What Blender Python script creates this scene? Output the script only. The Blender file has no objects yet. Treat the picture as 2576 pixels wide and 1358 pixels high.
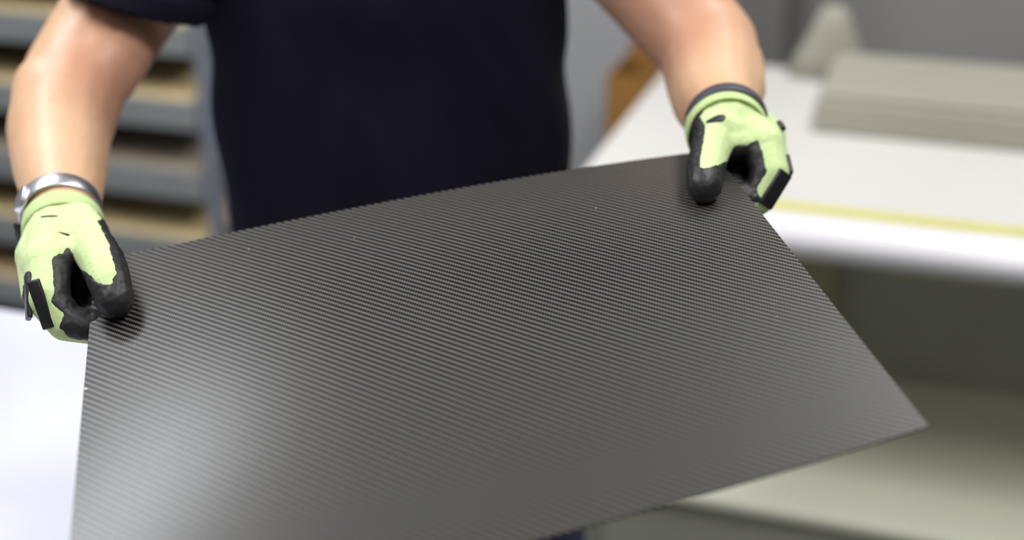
import bpy, bmesh, math, random
import numpy as np
from mathutils.bvhtree import BVHTree
from mathutils import Vector, Matrix, noise
V = Vector
PI = math.pi
random.seed(4)
SC = bpy.context.scene
COL = SC.collection

# ---------------------------------------------------------------- camera
cam = bpy.data.cameras.new('camera')
cam.sensor_width = 36.0
cam.lens = 50.0
cam.clip_start = 0.02
cam.dof.use_dof = True
cam.dof.focus_distance = 1.29
cam.dof.aperture_fstop = 1.65
co = bpy.data.objects.new('camera', cam)
COL.objects.link(co)
co.location = (0, 0, 1.75)
co.rotation_euler = (math.radians(90 - 24), 0, 0)
SC.camera = co

# ---------------------------------------------------------------- exposure, world
SC.view_settings.view_transform = 'Standard'
SC.view_settings.look = 'None'
SC.view_settings.gamma = 1.0
SC.view_settings.use_curve_mapping = False
SC.view_settings.exposure = 0.1
SC.cycles.use_denoising = True
SC.cycles.sample_clamp_indirect = 8.0
w = bpy.data.worlds.new('room_world')
SC.world = w
w.use_nodes = True
w.node_tree.nodes['Background'].inputs[0].default_value = (0.8, 0.85, 0.9, 1)
w.node_tree.nodes['Background'].inputs[1].default_value = 0.3

RZ = -math.radians(18)            # the room is turned against the camera
CW, SW = math.cos(RZ), math.sin(RZ)
def room(u, v, z=0.0):
    return V((u * CW - v * SW, u * SW + v * CW, z))

def area(name, u, v, z, su, sv, power, col=(1, 1, 1), tilt=None):
    l = bpy.data.lights.new(name, 'AREA')
    l.shape = 'RECTANGLE'; l.size = su; l.size_y = sv
    l.energy = power; l.color = col
    o = bpy.data.objects.new(name, l)
    o.location = room(u, v, z)
    o.rotation_euler = tilt if tilt else (0, 0, RZ)
    COL.objects.link(o)
    return o
# ceiling fluorescent rows (the fittings themselves are built below)
LAMPS = [(-2.1, 1.8), (0.1, 2.5), (-1.7, 0.75), (0.6, 0.85), (-2.0, -1.2), (0.45, -1.2)]
LPOW = [34, 25, 33, 36, 7, 7]
for (u, v), pw in zip(LAMPS, LPOW):
    area('fluorescent_light', u, v, 3.09, 0.5, 1.2, pw, (0.90, 0.95, 1.0) if u < -2.05 and v > 1 else (1.0, 0.985, 0.95))

# ---------------------------------------------------------------- materials
def mat(name, col, rough=0.6, metal=0.0, var=0.0, vscale=20.0, bump=0.0, bscale=60.0, spec=0.5,
        sheen=0.0, coat=0.0, sss=0.0, stretch=(1, 1, 1), col2=None):
    m = bpy.data.materials.new(name); m.use_nodes = True
    nt = m.node_tree; p = nt.nodes['Principled BSDF']
    p.inputs['Base Color'].default_value = (*col, 1)
    p.inputs['Roughness'].default_value = rough
    p.inputs['Metallic'].default_value = metal
    p.inputs['Specular IOR Level'].default_value = spec
    p.inputs['Sheen Weight'].default_value = sheen
    p.inputs['Coat Weight'].default_value = coat
    if sss:
        p.inputs['Subsurface Weight'].default_value = sss
        p.inputs['Subsurface Radius'].default_value = (1.0, 0.35, 0.2)
        p.inputs['Subsurface Scale'].default_value = 0.008
    tc = nt.nodes.new('ShaderNodeTexCoord'); mp = nt.nodes.new('ShaderNodeMapping')
    mp.inputs['Scale'].default_value = stretch
    nt.links.new(tc.outputs['Object'], mp.inputs['Vector'])
    if var or col2:
        n = nt.nodes.new('ShaderNodeTexNoise'); n.inputs['Scale'].default_value = vscale
        n.inputs['Detail'].default_value = 4
        nt.links.new(mp.outputs[0], n.inputs['Vector'])
        r = nt.nodes.new('ShaderNodeValToRGB')
        c2 = col2 if col2 else tuple(max(0, c * (1 - var)) for c in col)
        c1 = col if col2 else tuple(min(1, c * (1 + var)) for c in col)
        r.color_ramp.elements[0].position = 0.3; r.color_ramp.elements[1].position = 0.7
        r.color_ramp.elements[0].color = (*c2, 1); r.color_ramp.elements[1].color = (*c1, 1)
        nt.links.new(n.outputs['Fac'], r.inputs['Fac'])
        nt.links.new(r.outputs['Color'], p.inputs['Base Color'])
    if bump:
        n = nt.nodes.new('ShaderNodeTexNoise'); n.inputs['Scale'].default_value = bscale
        nt.links.new(mp.outputs[0], n.inputs['Vector'])
        b = nt.nodes.new('ShaderNodeBump'); b.inputs['Strength'].default_value = 1.0
        b.inputs['Distance'].default_value = bump
        nt.links.new(n.outputs['Fac'], b.inputs['Height'])
        nt.links.new(b.outputs['Normal'], p.inputs['Normal'])
    return m

M = {}
M['wall'] = mat('grey_wall_paint', (0.30, 0.29, 0.295), 0.8, var=0.06, vscale=3)
M['trimgrey'] = mat('grey_trim_paint', (0.15, 0.145, 0.14), 0.7)
M['side_wall'] = mat('pale_wall_paint', (0.24, 0.24, 0.235), 0.8, var=0.04, vscale=3)
M['ceiling'] = mat('ceiling_paint', (0.66, 0.66, 0.63), 0.9, var=0.03, vscale=2)
M['floor'] = mat('floor_resin', (0.16, 0.165, 0.15), 0.5, var=0.12, vscale=5)
M['lightgrey'] = mat('light_grey_panel', (0.37, 0.38, 0.41), 0.5, var=0.03, vscale=4)
M['rackgrey'] = mat('grey_painted_steel', (0.25, 0.27, 0.285), 0.45, var=0.08, vscale=8)
M['rackback'] = mat('dark_shade_and_plinth', (0.012, 0.012, 0.014), 0.8, var=0.2)  # near-black: shade inside the rack bays put into the colour; also the plinth
M['tan'] = mat('tan_board', (0.80, 0.62, 0.33), 0.65, var=0.12, vscale=6, stretch=(1, 8, 1))
M['browngrey'] = mat('grey_brown_board', (0.42, 0.35, 0.27), 0.7, var=0.12, vscale=6, stretch=(1, 8, 1))
M['post'] = mat('pale_post_paint', (0.22, 0.24, 0.30), 0.45, var=0.03)
M['tablewhite'] = mat('white_laminate', (0.66, 0.645, 0.625), 0.4, var=0.02, vscale=3)
M['edgewhite'] = mat('white_edge_plastic', (0.78, 0.77, 0.84), 0.3, var=0.01, vscale=3)
M['bluewhite'] = mat('glossy_white_laminate', (0.68, 0.69, 0.80), 0.28, var=0.015, vscale=3)
M['yellow'] = mat('yellow_tape', (0.62, 0.60, 0.16), 0.45, var=0.08, vscale=9)
M['shelf'] = mat('beige_shelf_board', (0.80, 0.81, 0.68), 0.55, var=0.03, vscale=3)
M['shelfdark'] = mat('olive_grey_panel', (0.40, 0.405, 0.335), 0.6, var=0.05, vscale=3)
M['olive'] = mat('olive_leg_paint', (0.30, 0.29, 0.19), 0.6, var=0.04)
M['taupe'] = mat('taupe_cover', (0.36, 0.345, 0.29), 0.6, var=0.05, vscale=3)
M['cardboard'] = mat('brown_cardboard', (0.30, 0.145, 0.03), 0.8, var=0.12, vscale=6)
M['tubewhite'] = mat('lamp_housing', (0.8, 0.8, 0.8), 0.4)
M['skin'] = mat('skin', (0.62, 0.385, 0.23), 0.45, bump=0.0006, bscale=120, sss=0.05, vscale=11,
                col2=(0.68, 0.44, 0.285), spec=0.45)
nt = M['skin'].node_tree                        # redder skin with painted shade on the torso-facing sides of the arms
at_ = nt.nodes.new('ShaderNodeAttribute'); at_.attribute_name = 'flush_shade'
mx = nt.nodes.new('ShaderNodeMix'); mx.data_type = 'RGBA'
pb = nt.nodes['Principled BSDF']; src_ = pb.inputs['Base Color'].links[0].from_socket
nt.links.new(at_.outputs['Fac'], mx.inputs['Factor']); nt.links.new(src_, mx.inputs['A'])
mx.inputs['B'].default_value = (0.46, 0.19, 0.14, 1)
nt.links.new(mx.outputs['Result'], pb.inputs['Base Color'])
M['hair'] = mat('dark_hair', (0.03, 0.02, 0.015), 0.6, bump=0.002, bscale=150)
M['shirt'] = mat('navy_cotton', (0.0085, 0.0080, 0.0175), 0.9, bump=0.0004, bscale=500, spec=0.12)
M['trousers'] = mat('blue_work_cloth', (0.055, 0.056, 0.115), 0.85, bump=0.0004, bscale=400, spec=0.2)
M['shoe'] = mat('black_leather', (0.015, 0.015, 0.015), 0.4)
M['eye'] = mat('eye_white', (0.8, 0.8, 0.78), 0.2)
M['iris'] = mat('brown_iris', (0.08, 0.04, 0.02), 0.2)
M['lip'] = mat('lip_skin', (0.5, 0.2, 0.15), 0.5)
M['metal'] = mat('watch_steel', (0.78, 0.78, 0.86), 0.34, metal=1.0)
M['dial'] = mat('dark_dial', (0.02, 0.02, 0.03), 0.1)
M['wristband'] = mat('dark_wristband', (0.05, 0.05, 0.07), 0.6)
M['black'] = mat('black_nitrile', (0.017, 0.0165, 0.019), 0.5, bump=0.0005, bscale=170, spec=0.45)
M['tab'] = mat('black_rubber_tab', (0.01, 0.01, 0.013), 0.45)
M['knit'] = mat('lime_knit', (0.60, 0.73, 0.385), 0.85, bump=0.0009, bscale=230, sheen=0.15, spec=0.2,
                stretch=(1, 1, 0.35), vscale=14, col2=(0.52, 0.66, 0.31))
M['cuffknit'] = mat('lime_cuff_knit', (0.52, 0.66, 0.31), 0.9, bump=0.0006, bscale=300, sheen=0.1, spec=0.2,
                    vscale=14, col2=(0.47, 0.61, 0.27))
M['fleck'] = mat('pale_fleck', (0.8, 0.8, 0.78), 0.5)

def emis(name, col, s):
    m = bpy.data.materials.new(name); m.use_nodes = True
    p = m.node_tree.nodes['Principled BSDF']
    p.inputs['Base Color'].default_value = (*col, 1)
    p.inputs['Emission Color'].default_value = (*col, 1)
    p.inputs['Emission Strength'].default_value = s
    return m
M['tube'] = emis('lit_tube', (1, 0.98, 0.95), 6.0)

def carbon():
    m = bpy.data.materials.new('carbon_twill_laminate'); m.use_nodes = True
    nt = m.node_tree; N = nt.nodes; L = nt.links; p = N['Principled BSDF']
    uv = N.new('ShaderNodeUVMap'); uv.uv_map = 'UVMap'
    sep = N.new('ShaderNodeSeparateXYZ'); L.new(uv.outputs[0], sep.inputs[0])
    def mth(op, a, b=None):
        n = N.new('ShaderNodeMath'); n.operation = op
        for i, x in enumerate((a, b)):
            if x is None: continue
            if isinstance(x, (int, float)): n.inputs[i].default_value = x
            else: L.new(x, n.inputs[i])
        return n.outputs[0]
    C = 0.00190
    U = mth('DIVIDE', sep.outputs[0], C); W = mth('DIVIDE', sep.outputs[1], C)
    fu = mth('FLOOR', U); fv = mth('FLOOR', W)
    k = mth('FLOORED_MODULO', mth('SUBTRACT', fu, fv), 4.0)
    warp = mth('LESS_THAN', k, 1.5)                     # 1 where the warp tow lies on top
    ru = mth('SUBTRACT', U, fu); rv = mth('SUBTRACT', W, fv)
    def para(x):                                        # 4x(1-x): round profile across a tow
        return mth('MULTIPLY', 4.0, mth('MULTIPLY', x, mth('SUBTRACT', 1.0, x)))
    hu = para(ru); hv = para(rv)
    inv = mth('SUBTRACT', 1.0, warp)
    lw = para(mth('MULTIPLY', 0.5, mth('ADD', mth('SUBTRACT', 1.0, k), rv)))     # along a warp float of two cells
    lf = para(mth('MULTIPLY', 0.5, mth('ADD', mth('SUBTRACT', k, 2.0), ru)))     # along a weft float of two cells
    h = mth('ADD', mth('MULTIPLY', warp, mth('MULTIPLY', hu, mth('POWER', mth('MAXIMUM', lw, 0.0), 0.4))),
            mth('MULTIPLY', inv, mth('MULTIPLY', hv, mth('POWER', mth('MAXIMUM', lf, 0.0), 0.4))))
    edge = mth('POWER', h, 0.5)
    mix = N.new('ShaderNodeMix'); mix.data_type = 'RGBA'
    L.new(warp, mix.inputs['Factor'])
    mix.inputs['A'].default_value = (0.132, 0.122, 0.110, 1)   # weft, paler: the fibres' highlight is put into its colour
    mix.inputs['B'].default_value = (0.004, 0.004, 0.008, 1)  # warp, dark, without that highlight
    sc = N.new('ShaderNodeMix'); sc.data_type = 'RGBA'; sc.blend_type = 'MULTIPLY'
    sc.inputs['Factor'].default_value = 1.0
    L.new(mix.outputs['Result'], sc.inputs['A'])
    comb = N.new('ShaderNodeCombineColor')
    for i in range(3): L.new(edge, comb.inputs[i])
    L.new(comb.outputs[0], sc.inputs['B'])
    L.new(sc.outputs['Result'], p.inputs['Base Color'])
    p.inputs['Metallic'].default_value = 0.0
    p.inputs['Specular IOR Level'].default_value = 0.08
    p.inputs['Coat Weight'].default_value = 0.7
    p.inputs['Coat Roughness'].default_value = 0.27
    L.new(mth('ADD', 0.36, mth('MULTIPLY', warp, 0.08)), p.inputs['Roughness'])
    b = N.new('ShaderNodeBump'); b.inputs['Strength'].default_value = 0.35
    b.inputs['Distance'].default_value = 0.0003
    L.new(h, b.inputs['Height']); L.new(b.outputs['Normal'], p.inputs['Normal'])
    return m
M['carbon'] = carbon()

# ---------------------------------------------------------------- helpers
def tag(o, label=None, cat=None, group=None, kind=None):
    if label: o['label'] = label
    if cat: o['category'] = cat
    if group: o['group'] = group
    if kind: o['kind'] = kind
    return o
def empty(name, loc, rz=0.0):
    o = bpy.data.objects.new(name, None); COL.objects.link(o)
    o.location = loc; o.rotation_euler = (0, 0, rz); o.empty_display_size = 0.05
    return o
def link(name, me, m, parent=None, smooth=False):
    o = bpy.data.objects.new(name, me); COL.objects.link(o)
    if m is not None:
        me.materials.clear(); me.materials.append(m)
    if smooth:
        for p in me.polygons: p.use_smooth = True
    if parent is not None: o.parent = parent
    return o
def bm_mesh(name, bm):
    me = bpy.data.meshes.new(name); bm.normal_update(); bm.to_mesh(me); bm.free(); return me
def add_box(bm, x0, x1, y0, y1, z0, z1, bev=0.0, seg=2):
    r = bmesh.ops.create_cube(bm, size=1.0)
    for v in r['verts']:
        v.co = V((x0 + (v.co.x + .5) * (x1 - x0), y0 + (v.co.y + .5) * (y1 - y0), z0 + (v.co.z + .5) * (z1 - z0)))
    if bev:
        es = {e for v in r['verts'] for e in v.link_edges}
        bmesh.ops.bevel(bm, geom=list(es), offset=bev, segments=seg, affect='EDGES', profile=0.5)
def box(name, m, parent, x0, x1, y0, y1, z0, z1, bev=0.003, smooth=False):
    bm = bmesh.new(); add_box(bm, x0, x1, y0, y1, z0, z1, bev)
    return link(name, bm_mesh(name, bm), m, parent, smooth)
def frame_to(d):
    d = d.normalized(); a = V((0, 0, 1)) if abs(d.z) < 0.9 else V((1, 0, 0))
    x = a.cross(d).normalized(); return x, d.cross(x).normalized(), d
def tube_rings(bm, rings, closed_caps=True):
    """rings: lists of points of equal count"""
    vs = [[bm.verts.new(p) for p in r] for r in rings]
    n = len(vs[0])
    for a, b in zip(vs, vs[1:]):
        for i in range(n):
            bm.faces.new((a[i], a[(i + 1) % n], b[(i + 1) % n], b[i]))
    if closed_caps:
        bm.faces.new(list(reversed(vs[0]))); bm.faces.new(vs[-1])
    return vs
def capsule(bm, a, ra, b, rb, n=14):
    """closed tapered capsule"""
    a, b = V(a), V(b)
    d = b - a; L = d.length
    if L < 1e-6: d = V((0, 0, 1)); L = 1e-6
    x, y, z = frame_to(d)
    rings = []
    K = 4
    for i in range(K):
        t = (i + 0.35) / K * PI / 2
        rings.append((a - z * ra * math.cos(t), ra * math.sin(t)))
    rings.append((a, ra)); rings.append((b, rb))
    for i in range(K - 1, -1, -1):
        t = (i + 0.35) / K * PI / 2
        rings.append((b + z * rb * math.cos(t), rb * math.sin(t)))
    tube_rings(bm, [[c + (x * math.cos(q * 2 * PI / n) + y * math.sin(q * 2 * PI / n)) * r for q in range(n)] for c, r in rings])
def chain(bm, pts, s=1.0):
    for (p, r), (q, t) in zip(pts, pts[1:]): capsule(bm, p, r * s, q, t * s)
def loft(bm, secs, n=32, pw=2.4):
    """secs: (centre, half width x, half depth y) level superellipse rings"""
    rings = []
    for c, a, b in secs:
        r = []
        for q in range(n):
            t = q * 2 * PI / n; ct, st = math.cos(t), math.sin(t)
            r.append(V(c) + V((a * math.copysign(abs(ct) ** (2 / pw), ct), b * math.copysign(abs(st) ** (2 / pw), st), 0)))
        rings.append(r)
    tube_rings(bm, rings)
def fuse(name, bm, voxel, it=4, fac=0.5):
    """union of overlapping closed shapes into one continuous smooth skin"""
    bmesh.ops.recalc_face_normals(bm, faces=bm.faces)
    me = bm_mesh(name, bm)
    o = bpy.data.objects.new('temporary', me); COL.objects.link(o)
    r = o.modifiers.new('r', 'REMESH'); r.mode = 'VOXEL'; r.voxel_size = voxel; r.adaptivity = 0
    s = o.modifiers.new('s', 'SMOOTH'); s.factor = fac; s.iterations = it
    dg = bpy.context.evaluated_depsgraph_get()
    out = bpy.data.meshes.new_from_object(o.evaluated_get(dg))
    out.name = name
    bpy.data.objects.remove(o); bpy.data.meshes.remove(me)
    return out

# ---------------------------------------------------------------- the room
def rbox(name, m, u0, u1, v0, v1, z0, z1, **k):
    o = box(name, M[m], None, u0, u1, v0, v1, z0, z1, bev=k.get('bev', 0))
    o.rotation_euler = (0, 0, RZ)
    return o
tag(rbox('floor', 'floor', -3.6, 3.2, -2.2, 3.8, -0.1, 0), kind='structure')
tag(rbox('ceiling', 'ceiling', -3.6, 3.2, -2.2, 3.8, 3.2, 3.3), kind='structure')
tag(rbox('wall_back', 'wall', -3.6, 3.2, 3.7, 3.8, 0, 3.2), kind='structure')
tag(rbox('wall_front', 'side_wall', -3.6, 3.2, -2.2, -2.1, 0, 3.2), kind='structure')
tag(rbox('wall_left', 'side_wall', -3.6, -3.5, -2.1, 3.7, 0, 3.2), kind='structure')
tag(rbox('wall_right', 'side_wall', 3.1, 3.2, -2.1, 3.7, 0, 3.2), kind='structure')
tag(rbox('baseboard_back', 'lightgrey', -3.5, 3.1, 3.685, 3.7, 0, 0.1), kind='structure')
for (u, v), nm in zip(LAMPS, ('far left', 'far right', 'middle left', 'middle right', 'near left', 'near right')):
    r = empty('ceiling_light', room(u, v, 3.1), RZ)
    tag(r, 'white fluorescent ceiling fitting in the %s of the room' % nm, 'light', 'fluorescent ceiling fittings')
    bm = bmesh.new(); add_box(bm, -0.28, 0.28, -0.66, 0.66, 0.03, 0.1, 0.008)
    link('housing', bm_mesh('housing', bm), M['tubewhite'], r)
    for dy in (-0.14, 0.14):
        bm = bmesh.new(); capsule(bm, (dy, -0.6, 0.02), 0.013, (dy, 0.6, 0.02), 0.013)
        link('tube', bm_mesh('tube', bm), M['tube'], r, True)

tag(rbox('trim_1', 'trimgrey', -0.44, -0.40, 3.66, 3.7, 0.1, 3.2, bev=0.004), kind='structure')
# light grey cabinet against the back wall, behind the person's left side
r = empty('tall_cabinet', room(-1.12, 3.42), RZ)
tag(r, 'tall light grey cabinet standing against the back wall behind the worker', 'cabinet')
box('body', M['lightgrey'], r, -0.34, 0.46, -0.22, 0.22, 0.06, 1.95, 0.006)
box('plinth', M['rackback'], r, -0.31, 0.43, -0.20, 0.20, 0, 0.06)
for s in (0, 1):
    d = box('door', M['lightgrey'], r, -0.335 + s * 0.398, 0.057 + s * 0.398, -0.242, -0.222, 0.08, 1.93, 0.004)
    h = box('handle', M['metal'], d, 0.02 + s * 0.055, 0.035 + s * 0.055, -0.27, -0.243, 1.35, 1.5, 0.004)

# storage rack on the left: deep bays, thick grey front lips, boards lying in them
r = empty('storage_rack', room(-2.55, 3.0), RZ)
tag(r, 'grey steel storage rack with thick shelf fronts behind the worker on the left', 'rack')
RW = 0.96
lv = [0.105 + 0.172 * i for i in range(11)]
for s in (-1, 1):
    for yy in (-0.27, 0.33):
        box('post', M['post'], r, s * (RW - 0.02) - 0.014, s * (RW - 0.02) + 0.014, yy - 0.02, yy + 0.02, 0, 2.05, 0.003)
box('back_panel', M['rackback'], r, -RW + .03, RW - .03, 0.315, 0.33, 0.03, 2.02, 0)  # dark panel added to paint the shade deep in the bays
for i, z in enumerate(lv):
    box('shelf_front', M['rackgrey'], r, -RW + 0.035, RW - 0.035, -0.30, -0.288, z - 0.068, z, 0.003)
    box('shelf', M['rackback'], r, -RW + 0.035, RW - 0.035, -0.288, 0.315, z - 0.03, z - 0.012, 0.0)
    b = rbox('shelf_board', 'tan' if i % 3 else 'browngrey', -2.55 - RW + .05, -2.55 + RW - .05, 2.714, 3.20, z - 0.011, z + 0.003, bev=0.001)
    nth = ['lowest', 'second from bottom', 'third from bottom', 'fourth from bottom', 'fifth from bottom', 'middle', 'fifth from top',
           'fourth from top', 'third from top', 'second from top', 'topmost'][i]
    tag(b, '%s board lying on the %s shelf of the grey rack' % ('tan wooden' if i % 3 else 'grey-brown', nth), 'board', 'boards lying in the grey rack')

# worktable on the right
r = empty('worktable', room(0.5, 2.6), RZ)
tag(r, 'long white worktable with a rounded front edge and yellow stripe', 'table')
U0, U1 = -1.105, 1.2
box('tabletop', M['tablewhite'], r, U0, U1, -0.42, 0.42, 0.86, 0.9, 0.003)
bm = bmesh.new()
ring = []
for i in range(13):
    t = PI / 2 + i / 12 * PI
    ring.append((-0.43 + 0.052 * math.cos(t), 0.864 + 0.0355 * math.sin(t)))
ring += [(-0.421, 0.829), (-0.421, 0.8992)]
tube_rings(bm, [[V((x, a, b)) for a, b in ring] for x in (U0, U1)])
link('front_edge', bm_mesh('front_edge', bm), M['edgewhite'], r, False)
box('stripe', M['yellow'], r, U0 + .01, U1, -0.4195, -0.383, 0.8965, 0.9006, 0.0003)
for x in (U0 + 0.05, 0.0, U1 - 0.05):
    for yy in (-0.30, 0.36):
        if x == 0.0 and yy < 0: continue
        box('leg', M['shelfdark'], r, x - 0.025, x + 0.025, yy - 0.025, yy + 0.025, 0, 0.86, 0.003)
box('side_panel', M['olive'], r, -0.82, -0.68, 0.05, 0.10, 0.35, 0.86, 0.002)
box('back_panel', M['shelfdark'], r, -0.68, U1 - 0.05, 0.10, 0.12, 0.35, 0.86, 0.002)
box('lower_shelf', M['shelf'], r, U0 + 0.08, U1 - 0.05, -0.45, 0.36, 0.325, 0.352, 0.008)
box('lower_panel', M['shelfdark'], r, U0 + 0.08, U1 - 0.05, -0.435, -0.42, 0.03, 0.325, 0.003)

# low flat case lying on the worktable
r = empty('flat_case', room(0.45, 2.76, 0.901), RZ)
tag(r, 'long low taupe case lying at the back of the white worktable', 'case')
box('body', M['taupe'], r, -0.70, 0.70, -0.165, 0.15, 0.0, 0.062, 0.006)
box('lid', M['taupe'], r, -0.69, 0.70, -0.155, 0.145, 0.063, 0.074, 0.004)
# tapered beige shape on the far edge, added for a ray of light
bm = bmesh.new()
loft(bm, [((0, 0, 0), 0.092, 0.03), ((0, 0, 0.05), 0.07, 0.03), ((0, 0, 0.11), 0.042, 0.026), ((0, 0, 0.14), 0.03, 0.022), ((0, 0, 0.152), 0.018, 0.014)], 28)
o = link('light_patch_shape', bm_mesh('light_patch_shape', bm), M['taupe'], None, True)
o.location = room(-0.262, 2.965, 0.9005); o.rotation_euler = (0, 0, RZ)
tag(o, 'small tapered beige shape standing in for a light patch behind the taupe case', 'block')
# cardboard box at the left end of the worktable
r = empty('cardboard_box', room(-0.657, 2.89), RZ)
tag(r, 'tall narrow open brown cardboard box standing at the left end of the worktable', 'box')
for nm, b in (('side', (-0.045, -0.041, -0.09, 0.09)), ('side', (0.041, 0.045, -0.09, 0.09)),
              ('side', (-0.041, 0.041, -0.09, -0.086)), ('side', (-0.041, 0.041, 0.086, 0.09))):
    box(nm, M['cardboard'], r, *b, 0.0, 0.915, 0.001)
box('bottom', M['cardboard'], r, -0.041, 0.041, -0.086, 0.086, 0.0, 0.006, 0)
bm = bmesh.new(); add_box(bm, -0.038, 0.038, 0.086, 0.09, 0.915, 0.95, 0.001)
link('flap', bm_mesh('flap', bm), M['cardboard'], r)

# glossy white table, lower left
r = empty('white_table', room(-1.35, 1.0), RZ)
tag(r, 'glossy white table at the lower left in front of the worker', 'table')
box('tabletop', M['bluewhite'], r, -0.85, 0.74, -0.42, 0.473, 0.87, 0.9, 0.004)
box('apron', M['rackgrey'], r, -0.80, 0.69, 0.42, 0.44, 0.80, 0.87, 0.002)
box('apron', M['rackgrey'], r, -0.80, 0.69, -0.39, -0.37, 0.80, 0.87, 0.002)
for x in (-0.78, 0.67):
    for yy in (-0.36, 0.41):
        box('leg', M['rackgrey'], r, x - 0.02, x + 0.02, yy - 0.02, yy + 0.02, 0, 0.87, 0.003)

# ---------------------------------------------------------------- carbon sheet
A = V((-0.4101, 1.2828, 1.1891)); B = V((0.2078, 1.3979, 1.2634)); Cc = V((0.3122, 0.9253, 1.2100)); D = V((-0.3037, 0.7681, 1.1272))
CEN = (A + B + Cc + D) / 4
NS, NT = 110, 90
def sheet_pt(s, t):
    p = A.lerp(B, s).lerp(D.lerp(Cc, s), t)
    e = 16 * s * (1 - s) * t * (1 - t)
    z = 0.0085 * 4 * s * (1 - s) * (1 - t) ** 1.5 * (0.6 + 0.6 * s)      # far edge bows up between the hands
    z += 0.006 * e
    z -= 0.010 * 4 * s * (1 - s) * t ** 2                                # near edge sags a little
    return p + V((0, 0, z))
def sheet_n(s, t):
    e = 0.01
    a = sheet_pt(s + e, t) - sheet_pt(s - e, t); b = sheet_pt(s, t + e) - sheet_pt(s, t - e)
    return b.cross(a).normalized()
if True:
    me = bpy.data.meshes.new('laminate')
    LW, LH = (B - A).length, (Cc - B).length
    vs, uvs, fs = [], [], []
    TH = 0.0014
    for side in (0, 1):
        for j in range(NT + 1):
            for i in range(NS + 1):
                s, t = i / NS, j / NT
                vs.append(sheet_pt(s, t) - CEN - sheet_n(min(max(s, .02), .98), min(max(t, .02), .98)) * TH * side)
                uvs.append((s * LW, t * LH))
    W1 = NS + 1; off = W1 * (NT + 1)
    for j in range(NT):
        for i in range(NS):
            a = j * W1 + i
            fs.append((a, a + W1, a + W1 + 1, a + 1)); fs.append((off + a, off + a + 1, off + a + W1 + 1, off + a + W1))
    for i in range(NS):
        fs.append((i, i + 1, off + i + 1, off + i)); a = NT * W1 + i
        fs.append((a + 1, a, off + a, off + a + 1))
    for j in range(NT):
        a = j * W1; fs.append((a + W1, a, off + a, off + a + W1)); a = j * W1 + NS
        fs.append((a, a + W1, off + a + W1, off + a))
    me.from_pydata(vs, [], fs)
    ul = me.uv_layers.new(name='UVMap')
    for lp in me.loops: ul.data[lp.index].uv = uvs[lp.vertex_index]
    me.update()
    sh = link('carbon_fibre_sheet', me, M['carbon'], None, True)
    sh.location = CEN
    tag(sh, 'dark woven carbon fibre sheet held flat in both gloved hands', 'sheet')
    mm = sh.modifiers.new('split', 'EDGE_SPLIT'); mm.split_angle = 0.9
    bm = bmesh.new()
    q = sheet_pt(0.0, 0.42) - CEN
    bmesh.ops.create_icosphere(bm, subdivisions=1, radius=0.0016, matrix=Matrix.Translation(q + V((0.002, 0, 0.0006))))
    for _ in range(5):
        q = sheet_pt(random.random(), random.random() * .8) - CEN
        bmesh.ops.create_icosphere(bm, subdivisions=1, radius=0.0004, matrix=Matrix.Translation(q + V((0, 0, 0.0003))))
    tag(link('dust_flecks', bm_mesh('dust_flecks', bm), M['fleck'], sh), kind='stuff')

# ---------------------------------------------------------------- the worker
X0, Y0 = -0.150, 1.775
person = empty('person', (X0, Y0, 0))
tag(person, 'worker in navy T-shirt and lime gloves holding a carbon sheet in both hands', 'person')
PI_ = Matrix.Translation(-V((X0, Y0, 0)))
def worn(name, me, m, smooth=True, parent=None):
    me.transform(PI_)
    return link(name, me, m, parent or person, smooth)

# arms: the worker's right arm is on the left of the picture
armL = [(V((-0.355, 1.76, 1.50)), 0.074), (V((-0.4694, 1.6784, 1.3402)), 0.066), (V((-0.5039, 1.5933, 1.2842)), 0.060),
        (V((-0.4993, 1.4974, 1.2533)), 0.0575), (V((-0.4810, 1.4286, 1.2340)), 0.050), (V((-0.4540, 1.3383, 1.2154)), 0.036)]
armR = [(V((0.045, 1.76, 1.50)), 0.074), (V((0.1767, 1.6881, 1.3619)), 0.064), (V((0.2285, 1.6171, 1.3131)), 0.058),
        (V((0.2267, 1.5497, 1.2969)), 0.056), (V((0.2225, 1.4973, 1.2898)), 0.050), (V((0.2225, 1.4138, 1.2867)), 0.038)]

WL = V((-0.4502, 1.3230, 1.2107)); WR = V((0.2226, 1.4080, 1.2860))
# hands: bone chains (wrist, knuckle, joints, tip), each with a radius; 'p' is the side the palm coating covers
def hand_left():
    # thumb presses on top of the sheet, fingers curl below its left edge
    th = [(V((-0.4165, 1.2793, 1.2181)), .0215), (V((-0.3843, 1.2225, 1.2135)), .0205), (V((-0.3684, 1.1867, 1.2069)), .0188), (V((-0.3622, 1.1731, 1.1984)), .0172)]
    ix = [(V((-0.4398, 1.2309, 1.2077)), .0220), (V((-0.4285, 1.1900, 1.1896)), .0190), (V((-0.4127, 1.1814, 1.1705)), .0172), (V((-0.3814, 1.1844, 1.1624)), .0155)]
    md = [(V((-0.4575, 1.2587, 1.2039)), .0205), (V((-0.4475, 1.2242, 1.1806)), .0180), (V((-0.4218, 1.2138, 1.1571)), .0165), (V((-0.3777, 1.1949, 1.1639)), .0150)]
    rg = [(V((-0.4650, 1.2852, 1.1996)), .0195), (V((-0.4568, 1.2601, 1.1750)), .0170), (V((-0.4308, 1.2501, 1.1527)), .0160), (V((-0.3822, 1.2229, 1.1678)), .0145)]
    pk = [(V((-0.4698, 1.3099, 1.1959)), .0180), (V((-0.4627, 1.2925, 1.1741)), .0155), (V((-0.4382, 1.2837, 1.1542)), .0145), (V((-0.3946, 1.2483, 1.1707)), .0130)]
    return th, ix, md, rg, pk
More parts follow.
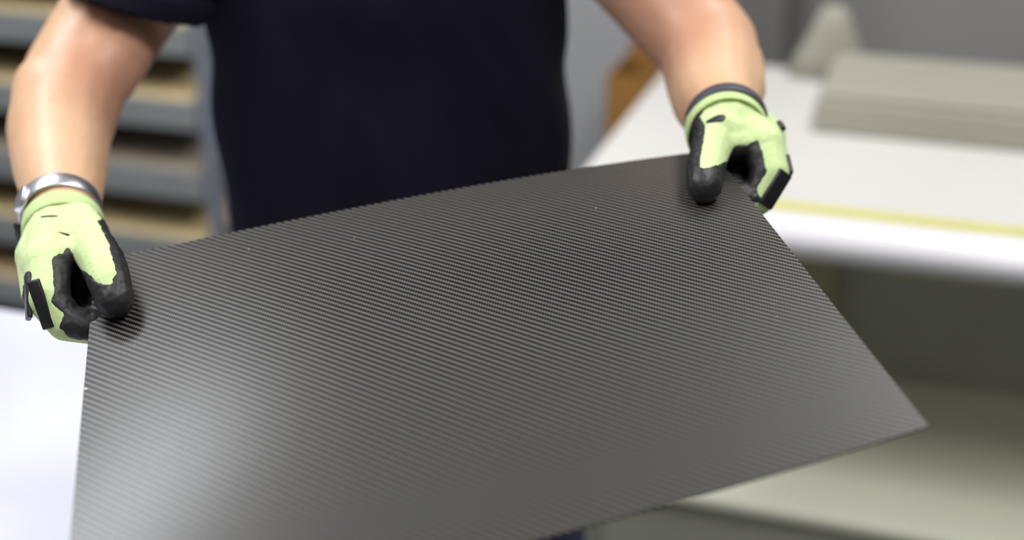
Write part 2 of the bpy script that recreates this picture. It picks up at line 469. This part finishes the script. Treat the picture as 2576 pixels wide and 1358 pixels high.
def hand_right():
    th = [(V((0.2058, 1.3699, 1.2914)), .0215), (V((0.1940, 1.3309, 1.2776)), .0190), (V((0.1884, 1.3048, 1.2705)), .0178), (V((0.1853, 1.2874, 1.2659)), .0168)]
    ix = [(V((0.2523, 1.3669, 1.2797)), .0220), (V((0.2589, 1.3413, 1.2592)), .0190), (V((0.2457, 1.3308, 1.2355)), .0172), (V((0.2111, 1.3261, 1.2373)), .0155)]
    md = [(V((0.2617, 1.3979, 1.2756)), .0205), (V((0.2672, 1.3720, 1.2544)), .0180), (V((0.2468, 1.3621, 1.2321)), .0165), (V((0.2065, 1.3525, 1.2401)), .0150)]
    rg = [(V((0.2654, 1.4271, 1.2723)), .0195), (V((0.2706, 1.4037, 1.2518)), .0170), (V((0.2478, 1.3944, 1.2309)), .0160), (V((0.2036, 1.3791, 1.2432)), .0145)]
    pk = [(V((0.2667, 1.4522, 1.2697)), .0180), (V((0.2692, 1.4335, 1.2524)), .0155), (V((0.2459, 1.4258, 1.2350)), .0145), (V((0.2085, 1.4030, 1.2477)), .0130)]
    return th, ix, md, rg, pk

def hand_segs(W, fingers, H):
    """all the bones of a gloved hand: (start, end, radius, radius, kind, index along the finger)"""
    th, ix, md, rg, pk = fingers
    out = []
    for fi, f in enumerate(fingers):
        for k in range(3): out.append((f[k][0], f[k + 1][0], f[k][1], f[k + 1][1], fi, k))
    for f, r in ((ix, .036), (md, .034), (rg, .032), (pk, .030)):
        out.append((W, f[0][0], r, f[0][1] * 1.06, 6, 0))
    for a, b in ((ix, md), (md, rg), (rg, pk)): out.append((a[0][0], b[0][0], a[0][1], b[0][1], 6, 0))
    out.append((W, th[0][0], .034, .0235, 7, 0))
    out.append((th[0][0], ix[0][0].lerp(W, 0.35), .022, .024, 6, 0))            # web of the thumb
    out.append((th[0][0], md[0][0].lerp(W, 0.2), .020, .022, 6, 0))
    out.append((th[1][0].lerp(th[0][0], .5), ix[0][0].lerp(W, 0.1), .015, .018, 6, 0))
    out.append((W, H, .028, .024, 5, 0))                                         # ball of the palm behind the grip
    out.append((H, md[2][0], .022, .016, 5, 1))
    out.append((H, rg[1][0], .022, .016, 5, 1))
    return out
def hand_shape(bm, W, fingers, H, s=1.0):
    for a, b, ra, rb, k, i in hand_segs(W, fingers, H): capsule(bm, a, ra * s, b, rb * s)

# body: one continuous skin from the boots' tops to the crown
bm = bmesh.new()
loft(bm, [((X0, Y0, 0.90), .165, .105), ((X0, Y0, 1.02), .160, .098), ((X0, Y0, 1.15), .168, .100), ((X0, Y0, 1.30), .185, .11),
          ((X0, Y0, 1.44), .185, .105), ((X0, Y0, 1.52), .15, .08), ((X0, Y0, 1.56), .075, .06)])
capsule(bm, (X0 - .15, Y0, 1.50), .062, (X0 + .15, Y0, 1.50), .062)
capsule(bm, (X0, Y0, 1.50), .062, (X0, Y0 - .02, 1.64), .057)
hc = V((X0, Y0 - .045, 1.735))
for s_, c_, r_ in ((1, (0, 0.005, 0.03), .088), (1, (0, -0.02, -0.03), .072), (1, (0, -0.045, -0.072), .045), (1, (0, 0.03, 0.02), .086)):
    bmesh.ops.create_icosphere(bm, subdivisions=3, radius=r_, matrix=Matrix.Translation(hc + V(c_)))
capsule(bm, hc + V((0, -.088, .008)), .009, hc + V((0, -.108, -.03)), .014)     # nose
for s in (-1, 1):
    capsule(bm, hc + V((s * .083, .01, .02)), .012, hc + V((s * .079, .005, -.02)), .009)   # ears
    capsule(bm, hc + V((s * .018, -.082, .022)), .009, hc + V((s * .045, -.070, .020)), .010)  # brow
for sgn, kx in ((-1, -.115), (1, .170)):
    chain(bm, [(V((X0 + sgn * .085, Y0, .90)), .092), (V((X0 + kx, Y0 - .01, .52)), .064), (V((X0 + kx * 1.1, Y0 + .01, .12)), .042)])
    capsule(bm, (X0 + kx * 1.1, Y0 + .02, .07), .036, (X0 + kx * 1.2, Y0 - .13, .05), .03)
chain(bm, armL); chain(bm, armR)
capsule(bm, V((-0.5187, 1.5442, 1.2847)), .043, V((-0.5085, 1.4805, 1.2521)), .041)      # forearm muscle below the elbow crease
capsule(bm, V((-0.4695, 1.6404, 1.3163)), .053, V((-0.4735, 1.5940, 1.2982)), .048)       # biceps
capsule(bm, V((0.2506, 1.5649, 1.3064)), .036, V((0.2458, 1.5096, 1.2929)), .034)
capsule(bm, V((0.2080, 1.6382, 1.3359)), .052, V((0.2101, 1.6101, 1.3220)), .046)
HL = V((-0.4277, 1.2685, 1.1570)); HR = V((0.2356, 1.4128, 1.2353))
hand_shape(bm, WL, hand_left(), HL, 0.72); hand_shape(bm, WR, hand_right(), HR, 0.72)
bme = fuse('body', bm, 0.0065, 6)
fl_ = bme.color_attributes.new('flush_shade', 'FLOAT_COLOR', 'POINT')
FL = [(V((-0.4530, 1.5388, 1.2724)), .075), (V((-0.4391, 1.6024, 1.3170)), .07), (V((0.1865, 1.5829, 1.3223)), .075), (V((0.1633, 1.6408, 1.3541)), .07), (V((0.1725, 1.4141, 1.2875)), .035)]
for i, v in enumerate(bme.vertices):
    f = min(.55, .7 * sum(math.exp(-((v.co - c).length / r) ** 2) for c, r in FL))
    fl_.data[i].color = (f, f, f, 1)
worn('body', bme, M['skin'])

# face and hair
for s in (-1, 1):
    bm = bmesh.new(); bmesh.ops.create_uvsphere(bm, u_segments=20, v_segments=12, radius=.0125, matrix=Matrix.Translation(hc + V((s * .032, -.068, .006))))
    e = worn('eye', bm_mesh('eye', bm), M['eye'])
    bm = bmesh.new(); bmesh.ops.create_uvsphere(bm, u_segments=16, v_segments=10, radius=.0058, matrix=Matrix.Translation(hc + V((s * .032, -.0768, .002))))
    worn('iris', bm_mesh('iris', bm), M['iris'], parent=e)
bm = bmesh.new(); capsule(bm, hc + V((-.02, -.083, -.058)), .006, hc + V((.02, -.083, -.058)), .006)
worn('mouth', bm_mesh('mouth', bm), M['lip'])
bm = bmesh.new()
bmesh.ops.create_icosphere(bm, subdivisions=4, radius=.0945, matrix=Matrix.Translation(hc + V((0, .012, .034))))
bmesh.ops.create_icosphere(bm, subdivisions=4, radius=.092, matrix=Matrix.Translation(hc + V((0, .036, .015))))
bmesh.ops.bisect_plane(bm, geom=bm.verts[:] + bm.edges[:] + bm.faces[:], plane_co=hc + V((0, -.02, .045)), plane_no=V((0, -.75, -.65)), clear_outer=True)
worn('hair', bm_mesh('hair', bm), M['hair'])

# T-shirt: torso and sleeves in one cloth, with folds
bm = bmesh.new()
Xs = X0 + 0.002
loft(bm, [((Xs + .008, Y0, .80), .262, .146), ((Xs + .002, Y0, .95), .238, .130), ((Xs - .004, Y0, 1.08), .226, .120), ((Xs - .007, Y0, 1.22), .227, .124),
          ((Xs - .009, Y0, 1.34), .228, .126), ((Xs - .005, Y0, 1.45), .212, .118), ((Xs, Y0, 1.53), .165, .090), ((Xs, Y0, 1.565), .085, .068)], 40, 2.7)
def sleeve(a, b, ra, rb, nrm, mid=0.5):
    """sleeve from shoulder a to hem b; the hem's plane turns towards nrm"""
    rings = []
    for i in range(7):
        t = i / 6
        x, y, z = frame_to((b - a).normalized().lerp(nrm, t))
        c = a.lerp(b, t); r = ra + (rb - ra) * t
        rings.append([c + (x * math.cos(q * PI / 14) + y * math.sin(q * PI / 14)) * r for q in range(28)])
    tube_rings(bm, rings)
capsule(bm, (X0 - .155, Y0, 1.493), .078, (X0 + .155, Y0, 1.493), .078)
sa = armL[0][0]; ea = V((-0.4514, 1.6550, 1.3564))
bmesh.ops.create_icosphere(bm, subdivisions=3, radius=.088, matrix=Matrix.Translation(sa))
sleeve(sa, ea, .088, .086, V((-.36, -.12, -1)).normalized())
sb = armR[0][0]; eb = sb.lerp(armR[1][0], .48)
bmesh.ops.create_icosphere(bm, subdivisions=3, radius=.088, matrix=Matrix.Translation(sb))
sleeve(sb, eb, .087, .084, V((.5, -.12, -1)).normalized())
me = fuse('t_shirt', bm, 0.006, 3)
nrm = [v.normal.copy() for v in me.vertices]
for v, vn in zip(me.vertices, nrm):
    p = v.co
    q = V((p.x * 9 + p.z * 5, p.y * 4, p.z * 3.2 - p.x * 4))
    f = noise.noise(q) * 0.015 + noise.noise(V((p.x * 26 + p.z * 11, p.y * 8, p.z * 7 - p.x * 10)) + V((7, 1, 3))) * 0.006
    g = 1.0 if abs(p.x - X0) < .24 and p.z < 1.42 else 0.3
    v.co = p + vn * f * g
worn('t_shirt', me, M['shirt'])

# trousers, belt line and boots
bm = bmesh.new()
loft(bm, [((X0 + .012, Y0, .79), .18, .12), ((X0 + .012, Y0, .90), .175, .112), ((X0 + .012, Y0, 1.0), .168, .105)])
for sgn, kx in ((-1, -.125), (1, .175)):
    chain(bm, [(V((X0 + sgn * .110 + .025, Y0, .86)), .112), (V((X0 + kx, Y0 - .01, .52)), .086), (V((X0 + kx * 1.1, Y0 + .01, .13)), .068)])
worn('trousers', fuse('trousers', bm, 0.008, 4), M['trousers'])
for kx in (-.125, .175):
    bm = bmesh.new()
    capsule(bm, (X0 + kx * 1.1, Y0 + .03, .06), .05, (X0 + kx * 1.25, Y0 - .15, .045), .045)
    capsule(bm, (X0 + kx * 1.1, Y0 + .02, .06), .05, (X0 + kx * 1.1, Y0 + .02, .14), .055)
    bmesh.ops.bisect_plane(bm, geom=bm.verts[:] + bm.edges[:] + bm.faces[:], plane_co=V((0, 0, .001)), plane_no=V((0, 0, -1)), clear_outer=True)
    worn('boot', bm_mesh('boot', bm), M['shoe'])

# ---------------------------------------------------------------- gloves
def clip(me, field, name_in, name_out):
    """cut a mesh along field = 0; returns (field < 0 mesh, field > 0 mesh)"""
    me.calc_loop_triangles()
    vc = [v.co.copy() for v in me.vertices]
    outs = []
    for sgn in (-1, 1):
        vs, fs, mp = [], [], {}
        def key(k, co):
            if k not in mp: mp[k] = len(vs); vs.append(co)
            return mp[k]
        for t in me.loop_triangles:
            idx = t.vertices; f = [field[i] * sgn for i in idx]
            if min(f) > 0: fs.append([key(i, vc[i]) for i in idx]); continue
            if max(f) <= 0: continue
            poly = []
            for a in range(3):
                i, j = idx[a], idx[(a + 1) % 3]; fi, fj = f[a], f[(a + 1) % 3]
                if fi > 0: poly.append(key(i, vc[i]))
                if (fi > 0) != (fj > 0):
                    w_ = fi / (fi - fj); k = (min(i, j), max(i, j))
                    poly.append(key(k, vc[i].lerp(vc[j], w_)))
            if len(poly) >= 3: fs.append(poly)
        m = bpy.data.meshes.new(name_in if sgn < 0 else name_out); m.from_pydata(vs, [], fs); m.update()
        outs.append(m)
    return outs

def axis_band(name, m, c, d, r0, r1, L, parent, th=0.0035, n=40, wob=0.0):
    """open knitted / metal band round the wrist: hollow tube with thickness"""
    x, y, z = frame_to(d)
    prof = [(-L / 2, r0), (-L / 2 - .0008, r0 + th * .6), (-L / 2 + .002, r0 + th), (L / 2 - .002, r1 + th), (L / 2 + .0008, r1 + th * .6), (L / 2, r1)]
    bm = bmesh.new(); rings = []
    for q in range(n):
        t = q * 2 * PI / n
        e = x * math.cos(t) + y * math.sin(t)
        rings.append([c + z * (a + wob * math.sin(2 * t)) + e * b for a, b in prof])
    vs = [[bm.verts.new(p) for p in rr] for rr in rings]
    for i in range(n):
        a, b = vs[i], vs[(i + 1) % n]
        for k in range(len(prof)): bm.faces.new((a[k], a[(k + 1) % 6], b[(k + 1) % 6], b[k]))
    bmesh.ops.recalc_face_normals(bm, faces=bm.faces)
    return worn(name, bm_mesh(name, bm), m, True, parent)

def tab(name, c, d, n, L, Wd, T, parent, m='tab'):
    """small rounded rubber pad at c: long axis d, facing n"""
    z = n.normalized(); x = (d - z * d.dot(z)).normalized(); y = z.cross(x)
    bm = bmesh.new(); add_box(bm, -L / 2, L / 2, -Wd / 2, Wd / 2, -T / 2, T / 2, T * 0.35, 3)
    for v in bm.verts: v.co = c + x * v.co.x + y * v.co.y + z * (v.co.z - 6 * v.co.x ** 2)
    return worn(name, bm_mesh(name, bm), M[m], True, parent)

def glove(W, fingers, H, side, back, hole, wristdir, cuffc, cuffr, vox=0.0018):
    """side: direction of the thumb's coated flank; back: out of the thumb's back; hole: centre of the grip's opening"""
    bm = bmesh.new(); hand_shape(bm, W, fingers, H)
    capsule(bm, W, .0365, cuffc, cuffr[0] - .0005)
    me = fuse('glove', bm, vox, 5)
    n = len(me.vertices)
    Pn = np.empty(n * 3, np.float32); me.vertices.foreach_get('co', Pn); Pn = Pn.reshape(n, 3).astype(float)
    Nn = np.empty(n * 3, np.float32); me.vertices.foreach_get('normal', Nn); Nn = Nn.reshape(n, 3).astype(float)
    side = np.array(side) / np.linalg.norm(side); back = np.array(back) / np.linalg.norm(back)
    dh = np.array(hole) - Pn; dh /= np.linalg.norm(dh, axis=1)[:, None]
    face_h = (Nn * dh).sum(1)
    best = np.full(n, 1e9); field = np.zeros(n)
    for a, b, ra, rb, kind, k in hand_segs(W, fingers, H):
        a = np.array(a); b = np.array(b); ab = b - a
        t = np.clip(((Pn - a) @ ab) / (ab @ ab), 0, 1)
        q = a + t[:, None] * ab; r = ra + (rb - ra) * t
        d = Pn - q; dist = np.linalg.norm(d, axis=1) - r
        z = ab / np.linalg.norm(ab)
        sd = side - z * (side @ z); sd /= np.linalg.norm(sd); bk = back - z * (back @ z); bk /= np.linalg.norm(bk)
        s = k + t; u = d / r[:, None]
        if kind == 0:
            T = np.interp(s, [0, .8, 1.5, 2.15, 2.75, 2.95], [-.9, -.4, .20, .62, .93, 1.3])
            f = np.maximum(u @ sd - np.interp(s, [0, 1, 2], [.5, .30, .30]), T - u @ bk)
            f = np.where(t + k <= 0, np.maximum(face_h - .16, Nn @ side - .6), f)
        elif kind == 1:
            f = u @ sd - np.interp(s, [0, 1, 2, 3], [.35, .45, .66, .66])
            f = np.maximum(f, np.where(s > 1.95, u[:, 2] - .15, -1))
            f = np.where(s <= 0, face_h - .16, f)
        elif kind in (2, 3, 4):
            f = u @ side + np.interp(s, [0, 1, 3], [.1, .6, .8])
            f = np.maximum(f, np.where(s > 1.5, u[:, 2] + .1, -1))
            f = np.where(s <= 0, face_h - .1, f)
        elif kind == 5:
            f = np.where(t + k > .45, 1.0, face_h - .2)
        elif kind == 7:
            f = np.maximum(face_h - .16, np.where(t > .35, Nn @ side - .62, -1))
        else:
            f = face_h - .16
        m = dist < best
        best = np.where(m, dist, best); field = np.where(m, f, field)
    E = np.empty(len(me.edges) * 2, np.int32); me.edges.foreach_get('vertices', E); E = E.reshape(-1, 2)
    deg = np.bincount(E.ravel(), minlength=n).astype(float)
    field = np.clip(field, -1, 1)
    for _ in range(7):
        acc = np.bincount(E[:, 0], weights=field[E[:, 1]], minlength=n) + np.bincount(E[:, 1], weights=field[E[:, 0]], minlength=n)
        field = .4 * field + .6 * acc / deg
    field = field + np.array([noise.noise(V(p) * 170) * 0.05 + noise.noise(V(p) * 420) * 0.03 for p in Pn])
    knit, coat = clip(me, field.tolist(), 'glove', 'palm_coating')
    bvh = BVHTree.FromPolygons([v.co.copy() for v in me.vertices], [tuple(p.vertices) for p in me.polygons])
    bmc = bmesh.new(); bmc.from_mesh(coat); bmc.normal_update()
    for v in bmc.verts:
        w_ = noise.noise(v.co * 90) * .0007 + noise.noise(v.co * 210) * .0005
        v.co = v.co + v.normal * (0.0002 if v.is_boundary else 0.0008 + w_)
    coat2 = bm_mesh('palm_coating', bmc)
    g = worn('glove', knit, M['knit'])
    worn('palm_coating', coat2, M['black'], True, g)
    axis_band('cuff', M['cuffknit'], cuffc, wristdir, cuffr[0], cuffr[1], 0.022, g, 0.0028)
    return g, bvh

def slit(bvh, p, d, L, Wd, parent):
    q, n, _, _ = bvh.find_nearest(p)
    z = n.normalized(); x = (d - z * d.dot(z)).normalized(); y = z.cross(x)
    bm = bmesh.new(); bmesh.ops.create_icosphere(bm, subdivisions=3, radius=1.0)
    for v in bm.verts:
        c = v.co; v.co = q + x * c.x * L / 2 + y * c.y * Wd / 2 * (1 + .5 * c.x) + z * c.z * .0012
    return worn('slit', bm_mesh('slit', bm), M['tab'], True, parent)
def on_glove(bvh, p, d, L, Wd, T, name, parent, lift=0.5, m='tab'):
    q, n, _, _ = bvh.find_nearest(p)
    return tab(name, q + n * T * lift, d, n, L, Wd, T, parent, m)

dL = (WL - armL[3][0]).normalized()
fl = hand_left()
gl, bl = glove(WL, fl, HL, (.95, -.2, -.1), (.42, -.85, .36), V((-0.4054, 1.1929, 1.1963)), dL, V((-0.4489, 1.3174, 1.2079)), (.0375, .0375))
gl['label'] = 'lime glove with black coated palm on the hand holding the left edge'
dR = (WR - armR[3][0]).normalized()
fr = hand_right()
gr, br = glove(WR, fr, HR, (-.95, -.2, -.1), (-.33, -.9, .36), V((0.2254, 1.3335, 1.2662)), dR, V((0.2216, 1.3993, 1.2837)), (.0400, .0395))
gr['label'] = 'lime glove with black coated palm on the hand holding the far right corner'

# rubber pads on the backs of the gloves, strap tabs, slits near the cuffs
on_glove(bl, V((-0.4319, 1.1504, 1.1992)), V((-0.4316, 1.1650, 1.1705)) - V((-0.4408, 1.1914, 1.2051)), .047, .0125, .005, 'knuckle_pad', gl, .25)
on_glove(bl, V((-0.4525, 1.1869, 1.1951)), V((-0.4535, 1.1967, 1.1680)) - V((-0.4599, 1.2225, 1.2012)), .044, .016, .005, 'knuckle_pad', gl, .25)
tab('strap_tab', V((-0.4915, 1.3174, 1.2053)), V((0, 0, 1)), V((-.3, -.9, 0)), .020, .015, .006, gl)
on_glove(br, V((0.2698, 1.3047, 1.2506)), V((0.2510, 1.3120, 1.2301)) - V((0.2647, 1.3358, 1.2591)), .040, .018, .005, 'knuckle_pad', gr, .25)
on_glove(br, V((0.2806, 1.3493, 1.2648)), V((0.2747, 1.3264, 1.2625)) - V((0.2707, 1.3439, 1.2772)), .022, .010, .006, 'knuckle_pad', gr, .3)
on_glove(br, V((0.2722, 1.3925, 1.2881)), V((.7, 0, 1)), .012, .007, .005, 'strap_tab', gr, .4)
slit(br, V((0.2018, 1.3516, 1.3191)), V((1, 0, .4)), .021, .0075, gr)
slit(bl, V((-0.4474, 1.2783, 1.2282)), V((1, 0, .6)), .017, .0022, gl)
slit(bl, V((-0.4288, 1.2546, 1.2243)), V((1, 0, .1)), .018, .0026, gl)

# steel wristwatch on the left-hand wrist in the picture, dark band on the other
wd = V((-0.4594, 1.3461, 1.2158))
wt = empty('wristwatch', (0, 0, 0)); wt.parent = person; wt['label'] = 'silver steel wristwatch above the glove cuff'
axis_band('bracelet', M['metal'], wd, dL, .0385, .0375, .020, wt, .003)
x_, y_, z_ = frame_to(dL)
side = (V((-1, -.1, .6)) - dL * V((-1, -.1, .6)).dot(dL)).normalized()
bm = bmesh.new(); capsule(bm, wd + side * .037, .014, wd + side * .0385, .014)
for v in bm.verts:
    h = (v.co - wd).dot(side); v.co += side * (max(.037, min(.0435, h)) - h)
cs = worn('watch_case', bm_mesh('watch_case', bm), M['metal'], True, wt)
axis_band('wristband', M['wristband'], V((0.2231, 1.4119, 1.2873)), dR, .0405, .040, .018, person, .003)
